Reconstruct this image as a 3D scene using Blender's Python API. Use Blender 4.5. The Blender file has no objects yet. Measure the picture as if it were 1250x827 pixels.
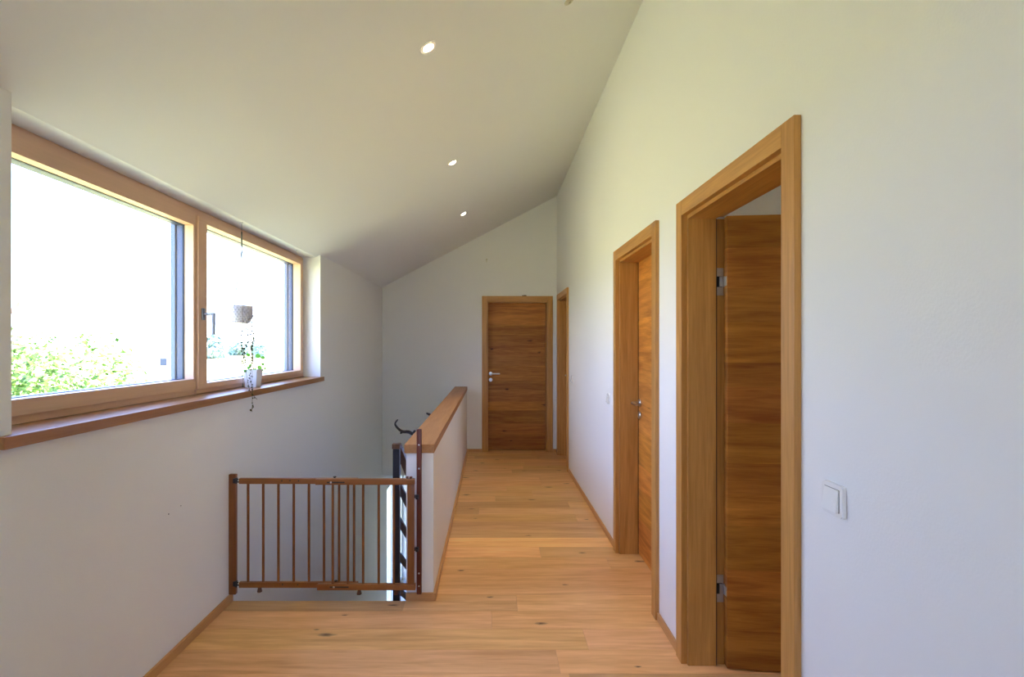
import bpy, bmesh, math, random
from mathutils import Vector, Matrix
C = bpy.context.scene.collection
F, VX, VY, H = 640.0, 600.0, 421.0, 1.45
def PX(x, y, Y):            # pixel of the photo -> point at depth Y
    return Vector(((x-VX)/F*Y, Y, H-(y-VY)/F*Y))
def PXX(x, y, X):           # pixel -> point on the plane X = const
    Y = X*F/(x-VX)
    return Vector((X, Y, H-(y-VY)/F*Y))

# ------------------------------------------------------------------ materials
def newmat(name):
    m = bpy.data.materials.new(name); m.use_nodes = True
    nt = m.node_tree; b = nt.nodes['Principled BSDF']
    return m, nt, b
def nd(nt, t, **kw):
    n = nt.nodes.new(t)
    for k, v in kw.items(): setattr(n, k, v)
    return n
def plain(name, col, rough=0.5, metal=0.0, spec=0.5, bump=0.0, bscale=60, var=0.0):
    m, nt, b = newmat(name)
    b.inputs['Base Color'].default_value = (*col, 1)
    b.inputs['Roughness'].default_value = rough
    b.inputs['Metallic'].default_value = metal
    b.inputs['Specular IOR Level'].default_value = spec
    tc = nd(nt, 'ShaderNodeTexCoord')
    n = nd(nt, 'ShaderNodeTexNoise'); n.inputs['Scale'].default_value = bscale; n.inputs['Detail'].default_value = 4
    nt.links.new(tc.outputs['Object'], n.inputs['Vector'])
    if bump:
        bp = nd(nt, 'ShaderNodeBump'); bp.inputs['Strength'].default_value = bump; bp.inputs['Distance'].default_value = 0.002
        nt.links.new(n.outputs['Fac'], bp.inputs['Height']); nt.links.new(bp.outputs['Normal'], b.inputs['Normal'])
    if var:
        r = nd(nt, 'ShaderNodeValToRGB')
        r.color_ramp.elements[0].position = 0.3; r.color_ramp.elements[1].position = 0.7
        r.color_ramp.elements[0].color = (*[c*(1-var) for c in col], 1)
        r.color_ramp.elements[1].color = (*[min(1, c*(1+var)) for c in col], 1)
        nt.links.new(n.outputs['Fac'], r.inputs['Fac']); nt.links.new(r.outputs['Color'], b.inputs['Base Color'])
    return m
def wood(name, light, dark, axis='Z', rough=0.42, knots=0.0, tone=False, uv=False, contrast=1.0, band=14.0, spec=0.4, knotcol=(0.05,0.022,0.01), kscale=2.6):
    m, nt, b = newmat(name); L = nt.links
    tc = nd(nt, 'ShaderNodeTexCoord')
    src = tc.outputs['UV'] if uv else tc.outputs['Object']
    oi = nd(nt, 'ShaderNodeObjectInfo')
    mul = nd(nt, 'ShaderNodeMath', operation='MULTIPLY'); mul.inputs[1].default_value = 23.7 if not uv else 0.0
    L.new(oi.outputs['Random'], mul.inputs[0])
    add = nd(nt, 'ShaderNodeVectorMath', operation='ADD'); L.new(src, add.inputs[0]); L.new(mul.outputs[0], add.inputs[1])
    if uv: axis = 'X'
    def mapped(along, across):
        mp = nd(nt, 'ShaderNodeMapping')
        mp.inputs['Scale'].default_value = tuple(along if a == axis else across for a in 'XYZ')
        L.new(add.outputs[0], mp.inputs['Vector']); return mp
    def noise(mp, detail, dist, sc=1.0):
        n = nd(nt, 'ShaderNodeTexNoise'); n.inputs['Scale'].default_value = sc
        n.inputs['Detail'].default_value = detail; n.inputs['Distortion'].default_value = dist
        L.new(mp.outputs[0], n.inputs['Vector']); return n
    big = noise(mapped(1.1, band), 3, 1.2)          # broad figure
    mid = noise(mapped(4.0, band*4), 4, 0.8)        # year rings
    fine = noise(mapped(9.0, 210.0), 2, 0.0)       # pores
    a1 = nd(nt, 'ShaderNodeMath', operation='MULTIPLY'); a1.inputs[1].default_value = 0.50; L.new(big.outputs['Fac'], a1.inputs[0])
    a2 = nd(nt, 'ShaderNodeMath', operation='MULTIPLY_ADD'); a2.inputs[1].default_value = 0.32
    L.new(mid.outputs['Fac'], a2.inputs[0]); L.new(a1.outputs[0], a2.inputs[2])
    a3 = nd(nt, 'ShaderNodeMath', operation='MULTIPLY_ADD'); a3.inputs[1].default_value = 0.18
    L.new(fine.outputs['Fac'], a3.inputs[0]); L.new(a2.outputs[0], a3.inputs[2])
    mr = nd(nt, 'ShaderNodeMapRange'); h = 0.165/contrast
    mr.inputs['From Min'].default_value = 0.5-h; mr.inputs['From Max'].default_value = 0.5+h
    L.new(a3.outputs[0], mr.inputs['Value'])
    mix = nd(nt, 'ShaderNodeMix', data_type='RGBA')
    mix.inputs[6].default_value = (*dark, 1); mix.inputs[7].default_value = (*light, 1)
    L.new(mr.outputs[0], mix.inputs[0]); col = mix.outputs[2]
    if tone:
        at = nd(nt, 'ShaderNodeAttribute'); at.attribute_name = 'tone'
        mm = nd(nt, 'ShaderNodeMix', data_type='RGBA', blend_type='MULTIPLY'); mm.inputs[0].default_value = 1
        L.new(col, mm.inputs[6]); L.new(at.outputs['Color'], mm.inputs[7]); col = mm.outputs[2]
    if knots:
        mp = mapped(kscale*0.55, kscale*1.5)
        wob = nd(nt, 'ShaderNodeTexNoise'); wob.inputs['Scale'].default_value = 9
        L.new(mp.outputs[0], wob.inputs['Vector'])
        wa = nd(nt, 'ShaderNodeVectorMath', operation='MULTIPLY_ADD'); wa.inputs[1].default_value = (.12,.12,.12)
        L.new(wob.outputs['Color'], wa.inputs[0]); L.new(mp.outputs[0], wa.inputs[2])
        v = nd(nt, 'ShaderNodeTexVoronoi', feature='F1'); v.inputs['Scale'].default_value = 1.0
        if uv or True:
            v.voronoi_dimensions = '2D' if uv else '3D'
        L.new(wa.outputs[0], v.inputs['Vector'])
        sep = nd(nt, 'ShaderNodeSeparateColor'); L.new(v.outputs['Color'], sep.inputs[0])
        gt = nd(nt, 'ShaderNodeMath', operation='GREATER_THAN'); gt.inputs[1].default_value = 1-knots
        L.new(sep.outputs[0], gt.inputs[0])
        kr = nd(nt, 'ShaderNodeMapRange'); kr.inputs['From Min'].default_value = 0.035; kr.inputs['From Max'].default_value = 0.13
        kr.inputs['To Min'].default_value = .85; kr.inputs['To Max'].default_value = 0
        ks = nd(nt, 'ShaderNodeMapRange'); ks.inputs['To Min'].default_value = 3.0; ks.inputs['To Max'].default_value = 1.1
        L.new(sep.outputs[1], ks.inputs['Value'])
        kd = nd(nt, 'ShaderNodeMath', operation='MULTIPLY'); L.new(v.outputs['Distance'], kd.inputs[0]); L.new(ks.outputs[0], kd.inputs[1])
        L.new(kd.outputs[0], kr.inputs['Value'])
        km = nd(nt, 'ShaderNodeMath', operation='MULTIPLY'); L.new(kr.outputs[0], km.inputs[0]); L.new(gt.outputs[0], km.inputs[1])
        kx = nd(nt, 'ShaderNodeMix', data_type='RGBA'); L.new(km.outputs[0], kx.inputs[0]); L.new(col, kx.inputs[6])
        kx.inputs[7].default_value = (*knotcol, 1); col = kx.outputs[2]
    L.new(col, b.inputs['Base Color'])
    b.inputs['Roughness'].default_value = rough; b.inputs['Specular IOR Level'].default_value = spec
    bp = nd(nt, 'ShaderNodeBump'); bp.inputs['Strength'].default_value = 0.15; bp.inputs['Distance'].default_value = 0.0006
    L.new(a3.outputs[0], bp.inputs['Height']); L.new(bp.outputs['Normal'], b.inputs['Normal'])
    return m
def emit(name, col, s):
    m, nt, b = newmat(name)
    b.inputs['Base Color'].default_value = (*col, 1)
    b.inputs['Emission Color'].default_value = (*col, 1); b.inputs['Emission Strength'].default_value = s
    return m
def glassmat(name, tint):
    m, nt, b = newmat(name); L = nt.links
    out = nt.nodes['Material Output']; nt.nodes.remove(b)
    t = nd(nt, 'ShaderNodeBsdfTransparent'); t.inputs['Color'].default_value = (*tint, 1)
    g = nd(nt, 'ShaderNodeBsdfGlossy'); g.inputs['Roughness'].default_value = 0.02
    lw = nd(nt, 'ShaderNodeLayerWeight'); lw.inputs['Blend'].default_value = .5
    pw = nd(nt, 'ShaderNodeMath', operation='POWER'); pw.inputs[1].default_value = 5; L.new(lw.outputs['Facing'], pw.inputs[0])
    fr = nd(nt, 'ShaderNodeMath', operation='MULTIPLY_ADD'); fr.inputs[1].default_value = .6; fr.inputs[2].default_value = .025; L.new(pw.outputs[0], fr.inputs[0])
    mx = nd(nt, 'ShaderNodeMixShader'); L.new(fr.outputs[0], mx.inputs[0]); L.new(t.outputs[0], mx.inputs[1]); L.new(g.outputs[0], mx.inputs[2])
    L.new(mx.outputs[0], out.inputs['Surface']); return m
def leafmat(name, c1, c2, trans=0.35, bright=None):
    m, nt, b = newmat(name); L = nt.links
    out = nt.nodes['Material Output']
    tc = nd(nt, 'ShaderNodeTexCoord'); n = nd(nt, 'ShaderNodeTexNoise'); n.inputs['Scale'].default_value = 7
    L.new(tc.outputs['Object'], n.inputs['Vector'])
    r = nd(nt, 'ShaderNodeValToRGB'); r.color_ramp.elements[0].position = .38; r.color_ramp.elements[1].position = .62
    r.color_ramp.elements[0].color = (*c1, 1); r.color_ramp.elements[1].color = (*c2, 1)
    L.new(n.outputs['Fac'], r.inputs['Fac']); L.new(r.outputs['Color'], b.inputs['Base Color'])
    b.inputs['Roughness'].default_value = .6
    tr = nd(nt, 'ShaderNodeBsdfTranslucent'); L.new(r.outputs['Color'], tr.inputs['Color'])
    mx = nd(nt, 'ShaderNodeMixShader'); mx.inputs[0].default_value = trans
    L.new(b.outputs[0], mx.inputs[1]); L.new(tr.outputs[0], mx.inputs[2]); L.new(mx.outputs[0], out.inputs['Surface'])
    return m

W = dict(
 wall = plain('white_plaster', (.87,.86,.85), .85, bump=.25, bscale=160, spec=.2),
 ceil = plain('white_ceiling_paint', (.89,.885,.865), .9, bump=.15, bscale=140, spec=.15),
 floor = wood('oak_floor_planks', (.94,.57,.25), (.68,.35,.13), uv=True, tone=True, knots=.34, rough=.42, band=12, contrast=1.2, kscale=3.8, spec=.35),
 leaf = wood('oak_door_boards', (.55,.228,.043), (.29,.095,.014), uv=True, tone=True, knots=.30, rough=.45, band=10, contrast=1.25, kscale=3.1, spec=.3, knotcol=(.045,.014,.005)),
 frameV = wood('oak_frame_upright', (.67,.345,.10), (.41,.185,.04), 'Z', knots=0, rough=.38, band=22, contrast=.9, spec=.45),
 frameH = wood('oak_frame_crosswise', (.67,.345,.10), (.41,.185,.04), 'X', knots=0, rough=.38, band=22, contrast=.9, spec=.45),
 baseY = wood('oak_skirting_long', (.66,.37,.16), (.50,.25,.09), 'Y', band=26, contrast=.7),
 baseX = wood('oak_skirting_cross', (.66,.37,.16), (.50,.25,.09), 'X', band=26, contrast=.7),
 winY = wood('spruce_rail', (.80,.53,.36), (.66,.42,.27), 'Y', band=24, contrast=.6, rough=.5),
 winZ = wood('spruce_stile', (.80,.53,.36), (.66,.42,.27), 'Z', band=24, contrast=.6, rough=.5),
 sill = wood('oak_sill_board', (.44,.20,.065), (.30,.12,.032), 'Y', band=18, contrast=.9, rough=.30, spec=.6),
 cap = wood('oak_cap_board', (.50,.245,.095), (.36,.155,.05), 'Y', band=16, contrast=.9, rough=.45),
 gateX = wood('stained_gate_rail', (.35,.13,.030), (.20,.062,.012), 'X', band=30, contrast=.8, rough=.35),
 gateZ = wood('stained_gate_upright', (.28,.098,.023), (.17,.050,.010), 'Z', band=40, contrast=.8, rough=.35),
 maho = wood('mahogany_post', (.16,.030,.012), (.085,.014,.006), 'Z', band=30, contrast=.9, rough=.35),
 peg = plain('dark_wood_peg', (.09,.03,.012), .4, bump=.1, var=.2),
 handrail = wood('dark_handrail_wood', (.12,.055,.03), (.07,.03,.016), 'Y', band=30, rough=.35),
 black = plain('black_plastic', (.012,.011,.012), .35, bump=.05),
 iron = plain('anthracite_steel', (.022,.022,.030), .38, .3, bump=.1, bscale=200),
 steel = plain('brushed_steel', (.62,.62,.63), .28, 1.0, bump=.05, bscale=250),
 alu = plain('grey_blue_aluminium', (.07,.09,.15), .45, .4, bump=.05, bscale=200),
 alul = plain('light_blue_aluminium', (.12,.165,.26), .5, .3, bump=.05, bscale=200),
 gasket = plain('rubber_gasket', (.02,.022,.03), .6, bump=.05),
 hsteel = plain('satin_window_handle_metal', (.20,.21,.25), .35, .5, bump=.02),
 hingem = plain('satin_hinge_steel', (.50,.49,.50), .35, .6, bump=.02),
 plastic = plain('white_switch_plastic', (.90,.89,.87), .25, bump=.02),
 beige = plain('beige_plastic', (.62,.58,.45), .4, bump=.03),
 ceramic = plain('white_glazed_ceramic', (.66,.68,.80), .35, bump=.1, bscale=30),
 potw = plain('white_matt_pot', (.74,.73,.76), .5, bump=.15, bscale=40),
 soil = plain('potting_soil', (.035,.022,.014), .95, bump=.8, bscale=90, var=.4),
 cord = plain('grey_green_cord', (.10,.13,.12), .8, bump=.3, bscale=300),
 stem = plain('vine_stem', (.10,.055,.03), .7, bump=.2, bscale=200, var=.3),
 stake = plain('bamboo_stake', (.33,.15,.07), .6, bump=.2, bscale=120, var=.2),
 bark = plain('dark_branch_bark', (.022,.013,.010), .65, bump=.6, bscale=70, var=.4),
 trunk = plain('tree_bark', (.12,.08,.05), .9, bump=.6, bscale=12, var=.3),
 leafdark = leafmat('dark_heart_leaf', (.06,.065,.025), (.15,.15,.06), .15),
 leafbright = leafmat('fresh_green_leaf', (.16,.42,.06), (.28,.55,.08), .45),
 bush = leafmat('sunlit_bush_leaf', (.06,.13,.02), (.30,.44,.09), .35),
 fartree = leafmat('hazed_tree_leaf', (.30,.42,.40), (.46,.60,.56), .25),  # pale bluish green: distance haze put into the leaf colour
 lawn = plain('sunlit_meadow', (.48,.445,.18), .95, bump=.5, bscale=4, var=.12),
 render = plain('white_house_render', (.85,.85,.84), .9, bump=.2, bscale=20),
 roof = plain('red_clay_roof', (.26,.085,.07), .8, bump=.4, bscale=14, var=.2),
 darkwin = plain('dark_house_window', (.03,.045,.09), .3, bump=.02),
 lower = plain('pale_stone_floor', (.55,.50,.42), .5, bump=.1, bscale=20, var=.05),
 lamp = emit('warm_lamp', (1.0,.78,.52), 26.0),
 glass = glassmat('window_glass', (.97,.985,.98)),
 spotw = plain('white_metal_ring', (.75,.73,.70), .35, .2, bump=.02),
 mark = plain('grey_scuff_and_gap_shade', (.12,.11,.11), .9, bump=.05),  # wall scuffs; also the painted shade around the switch rockers
)

# ------------------------------------------------------------------ helpers
def box(bm, x0, x1, y0, y1, z0, z1, bev=0.0):
    vs = [bm.verts.new((x, y, z)) for x in (x0, x1) for y in (y0, y1) for z in (z0, z1)]
    q = [(0,1,3,2),(4,6,7,5),(0,4,5,1),(2,3,7,6),(0,2,6,4),(1,5,7,3)]
    fs = [bm.faces.new([vs[i] for i in f]) for f in q]
    if bev:
        es = list({e for f in fs for e in f.edges})
        bmesh.ops.bevel(bm, geom=es, offset=bev, segments=2, affect='EDGES', profile=.6)
    return fs
def prism(bm, pts, a0, a1, axis='Y'):
    """polygon (p,q) extruded along axis. Y: p=x,q=z ; Z: p=x,q=y ; X: p=y,q=z"""
    def P(p, q, a):
        return {'Y': (p, a, q), 'Z': (p, q, a), 'X': (a, p, q)}[axis]
    A = [bm.verts.new(P(p, q, a0)) for p, q in pts]; B = [bm.verts.new(P(p, q, a1)) for p, q in pts]
    n = len(pts)
    bm.faces.new(A); bm.faces.new(B[::-1])
    for i in range(n): bm.faces.new((A[i], B[i], B[(i+1) % n], A[(i+1) % n]))
def tube(bm, pts, rad, seg=10, caps=True):
    pts = [Vector(p) for p in pts]; n = len(pts)
    if not hasattr(rad, '__len__'): rad = [rad]*n
    rings = []; up = None
    for i, p in enumerate(pts):
        t = (pts[min(i+1, n-1)]-pts[max(i-1, 0)]).normalized()
        if up is None:
            up = Vector((0,0,1)) if abs(t.z) < .9 else Vector((1,0,0))
        a = (up - t*up.dot(t)).normalized(); b = t.cross(a); up = a
        rings.append([bm.verts.new(p + (a*math.cos(2*math.pi*k/seg)+b*math.sin(2*math.pi*k/seg))*rad[i]) for k in range(seg)])
    for r, s in zip(rings, rings[1:]):
        for k in range(seg): bm.faces.new((r[k], r[(k+1) % seg], s[(k+1) % seg], s[k]))
    if caps: bm.faces.new(rings[0][::-1]); bm.faces.new(rings[-1])
def lathe(bm, c, prof, seg=24, axis=(0,0,1), close=True):
    ax = Vector(axis).normalized(); t = Vector((1,0,0)) if abs(ax.x) < .9 else Vector((0,1,0))
    u = ax.cross(t).normalized(); v = ax.cross(u); c = Vector(c)
    rings = [[bm.verts.new(c+ax*h+(u*math.cos(2*math.pi*k/seg)+v*math.sin(2*math.pi*k/seg))*r) for k in range(seg)] for r, h in prof]
    for r, s in zip(rings, rings[1:]):
        for k in range(seg): bm.faces.new((r[k], r[(k+1) % seg], s[(k+1) % seg], s[k]))
    if close: bm.faces.new(rings[0][::-1]); bm.faces.new(rings[-1])
def obj(name, bm, m, parent=None, smooth=False, at=None):
    """link bm (world coordinates, or parent-local when the parent is rotated) as one object"""
    if bm.faces: bmesh.ops.recalc_face_normals(bm, faces=bm.faces[:])
    off = Vector((0,0,0))
    if parent is not None and not parent.get('_local'): off = parent_world(parent)
    if at is not None: off_self = Vector(at)
    elif parent is None:
        lo = Vector((min(v.co.x for v in bm.verts), min(v.co.y for v in bm.verts), min(v.co.z for v in bm.verts)))
        hi = Vector((max(v.co.x for v in bm.verts), max(v.co.y for v in bm.verts), max(v.co.z for v in bm.verts)))
        off_self = Vector(((lo.x+hi.x)/2, (lo.y+hi.y)/2, lo.z))
    else: off_self = off
    bmesh.ops.translate(bm, verts=bm.verts[:], vec=-off_self)
    me = bpy.data.meshes.new(name); bm.to_mesh(me); bm.free()
    if smooth:
        for p in me.polygons: p.use_smooth = True
        try: me.set_sharp_from_angle(angle=math.radians(35))
        except Exception: pass
    me.materials.append(m)
    o = bpy.data.objects.new(name, me); C.objects.link(o)
    o.location = off_self - off if parent is not None else off_self
    if parent is not None: o.parent = parent
    return o
def parent_world(p):
    v = Vector(p.location)
    while p.parent is not None:
        p = p.parent; v += Vector(p.location)
    return v
def thing(name, label, cat, loc, group=None, rotz=0, local=False):
    o = bpy.data.objects.new(name, None); C.objects.link(o)
    o.empty_display_size = .1
    o.location = loc; o.rotation_euler = (0,0,rotz)
    if label: o['label'] = label; o['category'] = cat
    if group: o['group'] = group
    if local: o['_local'] = 1
    return o
def tag(o, label, cat, group=None, kind=None):
    o['label'] = label; o['category'] = cat
    if group: o['group'] = group
    if kind: o['kind'] = kind
    return o
def struct(name, bm, m, parent=None, **k):
    o = obj(name, bm, m, parent, **k)
    if parent is None: o['kind'] = 'structure'
    return o
def B(*boxes, bev=0.0):
    bm = bmesh.new()
    for b in boxes: box(bm, *b, bev=bev)
    return bm

# ------------------------------------------------------------------ dimensions
XL, XR, YF = -1.475, .881, 7.08          # left wall, right wall, far wall
YE = 2.965                               # edge of the stairwell
PL, PR = -.485, -.331                    # parapet faces
def ceil_z(x): return 2.225 + .5226*(x-XL)
WY0, WY1, WZ0, WZ1 = 1.611, 4.517, 1.136, 2.2045
YB = -3.0
LOW = -2.75

# ------------------------------------------------------------------ shell
bm = B((-1.80, XL, YB, WY0, 0-.32, 2.24), (-1.80, XL, WY1, YF+.2, -.32, 2.24),
       (-1.80, XL, WY0, WY1, -.32, WZ0),
       (-1.80, XL, 2.7, 7.38, LOW-.15, -.32), (-1.80, XL, 9.40, 12.2, LOW-.15, -.32), (-1.80, XL, 7.38, 9.40, -.60, -.32))
struct('wall_left', bm, W['wall'])
bm = bmesh.new()                          # sloped ceiling with the flat head over the window
prism(bm, [(-1.514, WZ1), (1.06, ceil_z(1.06)), (1.06, ceil_z(1.06)+.3), (-1.82, WZ1+.22), (-1.82, WZ1)], YB, YF+.2)
struct('ceiling', bm, W['ceil'])
DOORS = [(5.980, 6.935), (2.755, 3.710), (1.492, 2.447)]      # y ranges of the casings
seg = []; y = YB
for a, b in sorted(DOORS):
    seg.append((XR, 1.06, y, a+.045, -.32, 3.70)); seg.append((XR, 1.06, a+.045, b-.045, 2.06, 3.70)); y = b-.045
seg.append((XR, 1.06, y, YF+.2, -.32, 3.70))
struct('wall_right', B(*seg), W['wall'])
DX0 = -.129
far = [(XL, DX0+.045, YF, YF+.2, -.32, 3.8), (DX0+.045, DX0+.91, YF, YF+.2, 2.06, 3.8), (DX0+.91, 1.06, YF, YF+.2, -.32, 3.8)]
struct('wall_far', B(*far), W['wall'])
BWX0, BWX1 = -.8, .3  # unseen window opening, added behind the camera to let daylight in
struct('wall_back', B((-1.8, BWX0, YB-.2, YB, -.32, 3.9), (BWX1, 4.4, YB-.2, YB, -.32, 3.9),
                      (BWX0, BWX1, YB-.2, YB, -.32, .9), (BWX0, BWX1, YB-.2, YB, 2.2, 3.9)), W['wall'])
# rooms behind the doors
struct('wall_bedroom_outer', B((4.2, 4.4, YB, .2, 0, 2.7), (4.2, 4.4, 1.2, YF+.2, 0, 2.7), (4.2, 4.4, .2, 1.2, 0, 1.3), (4.2, 4.4, .2, 1.2, 1.95, 2.7)), W['wall'])  # unseen window opening added here, sized to set this room's light
struct('wall_bedroom_partition', B((1.06, 4.2, 2.72, 2.82, 0, 2.7)), W['wall'])
struct('wall_bedroom_end', B((1.06, 4.2, YF, YF+.2, 0, 2.7)), W['wall'])
struct('wall_landing_room', B((-2.0, -1.8, YF+.2, 12.2, -.32, 2.8), (4.2, 4.4, YF+.2, 12.2, -.32, 2.8), (-1.8, 4.2, 12.0, 12.2, -.32, 2.8)), W['wall'])
struct('ceiling_landing_room', B((-2.0, 4.4, YF+.2, 12.2, 2.8, 2.95)), W['ceil'])
struct('ceiling_bedroom', B((1.06, 4.4, YB, YF+.2, 2.7, 2.85)), W['ceil'])
# slab under the floor and the lower storey
SL = -.022
struct('floor_slab', B((XL, 4.4, YB, YE, -.32, SL), (PL, 4.4, YE, YF+.2, -.32, SL), (-1.8, 4.4, YF+.2, 12.2, -.32, SL)), W['wall'])
struct('wall_parapet', B((PL, PR, 2.98, YF, 0, .834), ), W['wall'])
struct('wall_stair', B((PL, PR, 2.9, YF, LOW, -.32)), W['wall'])
struct('wall_lower_far', B((XL, 4.4, 12, 12.2, LOW, -.32)), W['wall'])
struct('wall_lower_right', B((3.0, 3.2, 2.7, 12, LOW, -.32)), W['wall'])
struct('wall_lower_near', B((XL, 3.0, 2.7, 2.9, LOW, -.32)), W['wall'])
struct('floor_lower', B((-1.8, 4.4, 2.7, 12.2, LOW-.15, LOW)), W['lower'])
bm = bmesh.new(); n = 15; rise = -LOW/n
for k in range(1, n):
    z = -rise*k; ya = YE+.29*(k-1)
    box(bm, XL, PL, ya-.03, ya+.29, z-.04, z)
    box(bm, XL, PL, ya+.27, ya+.29, z-rise, z-.04)
struct('floor_stairs', bm, W['cap'])

# plank floor -----------------------------------------------------------------
random.seed(11)
bm = bmesh.new(); uvl = bm.loops.layers.uv.new('UVMap'); tl = bm.loops.layers.float_color.new('tone')
PW = .1805; Y0 = 2.851
fixed = {0: [(-9, .142, .90), (.142, 9, 1.07)], 1: [(-9, 9, .98)], 2: [(-9, 9, .96)], 3: [(-9, .776, .97), (.776, 9, .90)],
         4: [(-9, .339, 1.20), (.339, 9, .93)], 5: [(-9, 9, 1.20)], 6: [(-9, 9, .86)], -2: [(-9, .463, 1.0), (.463, 9, 1.08)],
         -3: [(-9, .304, .97), (.304, 9, 1.05)], -1: [(-9, .0, 1.03), (.0, 9, 1.06)]}
def plank(x0, x1, y0, y1, t, warm, off):
    if x1-x0 < .01 or y1-y0 < .01: return
    g = .0006; zt = 0.0
    vs = [bm.verts.new(p) for p in ((x0+g, y0+g, zt), (x1-g, y0+g, zt), (x1-g, y1-g, zt), (x0+g, y1-g, zt))]
    lo = [bm.verts.new(p) for p in ((x0, y0, SL), (x1, y0, SL), (x1, y1, SL), (x0, y1, SL))]
    fs = [bm.faces.new(vs)] + [bm.faces.new((lo[i], lo[(i+1) % 4], vs[(i+1) % 4], vs[i])) for i in range(4)]
    for f in fs:
        for l in f.loops:
            l[uvl].uv = (l.vert.co.x+off[0], l.vert.co.y+off[1]); l[tl] = (t, t*warm[0], t*warm[1], 1)
for k in range(-33, 25):
    ya = Y0+PW*k; yb = ya+PW
    if ya > YF+.19: break
    if k in fixed: rows = fixed[k]
    else:
        rows = []; x = -1.475-random.random()*1.9
        while x < 4.3:
            x2 = x+1.5+random.random()*.8; rows.append((x, x2, random.choice((.84,.90,.95,.98,1.02,1.08)) if k < 6 else random.choice((.74,.80,.86,.9,.94)))); x = x2
    for a, b, t in rows:
        off = (random.random()*40, random.random()*40); wv = (random.uniform(.96,1.04), random.uniform(.92,1.08))
        a = max(a, XL); b = min(b, 4.2); yb2 = min(yb, YF+.18)
        if ya < YE-.001 and yb > YE:       # row holding the nosing
            plank(a, min(b, PL), ya, YE, t*.80, wv, off); plank(max(a, PL), b, ya, yb2, t, wv, off)
        elif ya >= YE-.001: plank(max(a, PL), b, ya, yb2, t, wv, off)
        else: plank(a, b, ya, yb2, t, wv, off)
struct('floor', bm, W['floor'])

# skirtings
BH = .045
def bb(name, *b, m='baseY'): struct(name, B(b, bev=.002), W[m])
bb('baseboard_left', XL, XL+.015, YB, YE, 0, BH)
for a, b in ((6.937, YF), (3.712, 5.978), (2.449, 2.753), (YB, 1.490)): bb('baseboard_right', XR-.012, XR, a, b, 0, .042)
bb('baseboard_parapet', PR, PR+.015, 2.965, YF, 0, .042)
bb('baseboard_parapet_end', PL, PR, 2.965, 2.98, 0, .042, m='baseX')
bb('baseboard_far', PR+.015, DX0-.001, YF-.012, YF, 0, .042, m='baseX')
bb('baseboard_far', DX0+.956, XR-.012, YF-.012, YF, 0, .042, m='baseX')
# parapet cap
struct('trim_1', B((-.495, -.326, 2.972, YF, .834, .884), bev=.003), W['cap'])

# ------------------------------------------------------------------ doors
def board_leaf(w, h, t, tones, seed, x0=0):
    """leaf of horizontal boards, local: x 0..w, y 0..t, z 0..h"""
    rnd = random.Random(seed); bm = bmesh.new()
    uvl = bm.loops.layers.uv.new('UVMap'); tl = bm.loops.layers.float_color.new('tone')
    z = 0; edges = [0]
    for f, _ in tones: edges.append(edges[-1]+f)
    s = h/edges[-1]; e = .0015
    prev = None
    for (za, zb, (f, tn)) in zip(edges, edges[1:], tones):
        za *= s; zb *= s
        off = (rnd.random()*50, rnd.random()*50); wv = (rnd.uniform(.95,1.05), rnd.uniform(.85,1.1))
        vs = [bm.verts.new(p) for p in ((e,0,za),(w-e,0,za),(w,e,za),(w,t-e,za),(w-e,t,za),(e,t,za),(0,t-e,za),(0,e,za))]
        vt = [bm.verts.new((v.co.x, v.co.y, zb)) for v in vs]
        fs = [bm.faces.new((vs[i], vs[(i+1) % 8], vt[(i+1) % 8], vt[i])) for i in range(8)]
        if za == 0: fs.append(bm.faces.new(vs[::-1]))
        if abs(zb-h) < 1e-5: fs.append(bm.faces.new(vt))
        for fc in fs:
            for l in fc.loops:
                l[uvl].uv = (l.vert.co.x+l.vert.co.y+off[0], l.vert.co.z+off[1]); l[tl] = (tn, tn*wv[0], tn*wv[1], 1)
    bmesh.ops.translate(bm, verts=bm.verts[:], vec=(x0,0,0))
    return bm
def handle_parts(leaf, hx, sgn, face=0.0, out=-1):
    """lever + key rosettes; local leaf coordinates, front face at y=face, lever points to sgn*x"""
    bm = bmesh.new(); z = 1.045; y = face
    lathe(bm, (hx, y, z), [(.026, 0), (.026, .006), (.023, .009), (.010, .0095), (.010, .012)], 24, (0, out, 0))
    tube(bm, [(hx, y, z), (hx, y+out*.045, z), (hx+sgn*.004, y+out*.053, z), (hx+sgn*.012, y+out*.057, z), (hx+sgn*.125, y+out*.057, z)], .0085, 12)
    obj('door_handle', bm, W['steel'], leaf, smooth=True)
    bm = bmesh.new()
    lathe(bm, (hx, y, z-.085), [(.026, 0), (.026, .006), (.023, .009), (.009, .0095), (.009, .004)], 24, (0, out, 0))
    k = obj('keyhole_rosette', bm, W['steel'], leaf, smooth=True)
DW, DH = .955, 2.105
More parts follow.
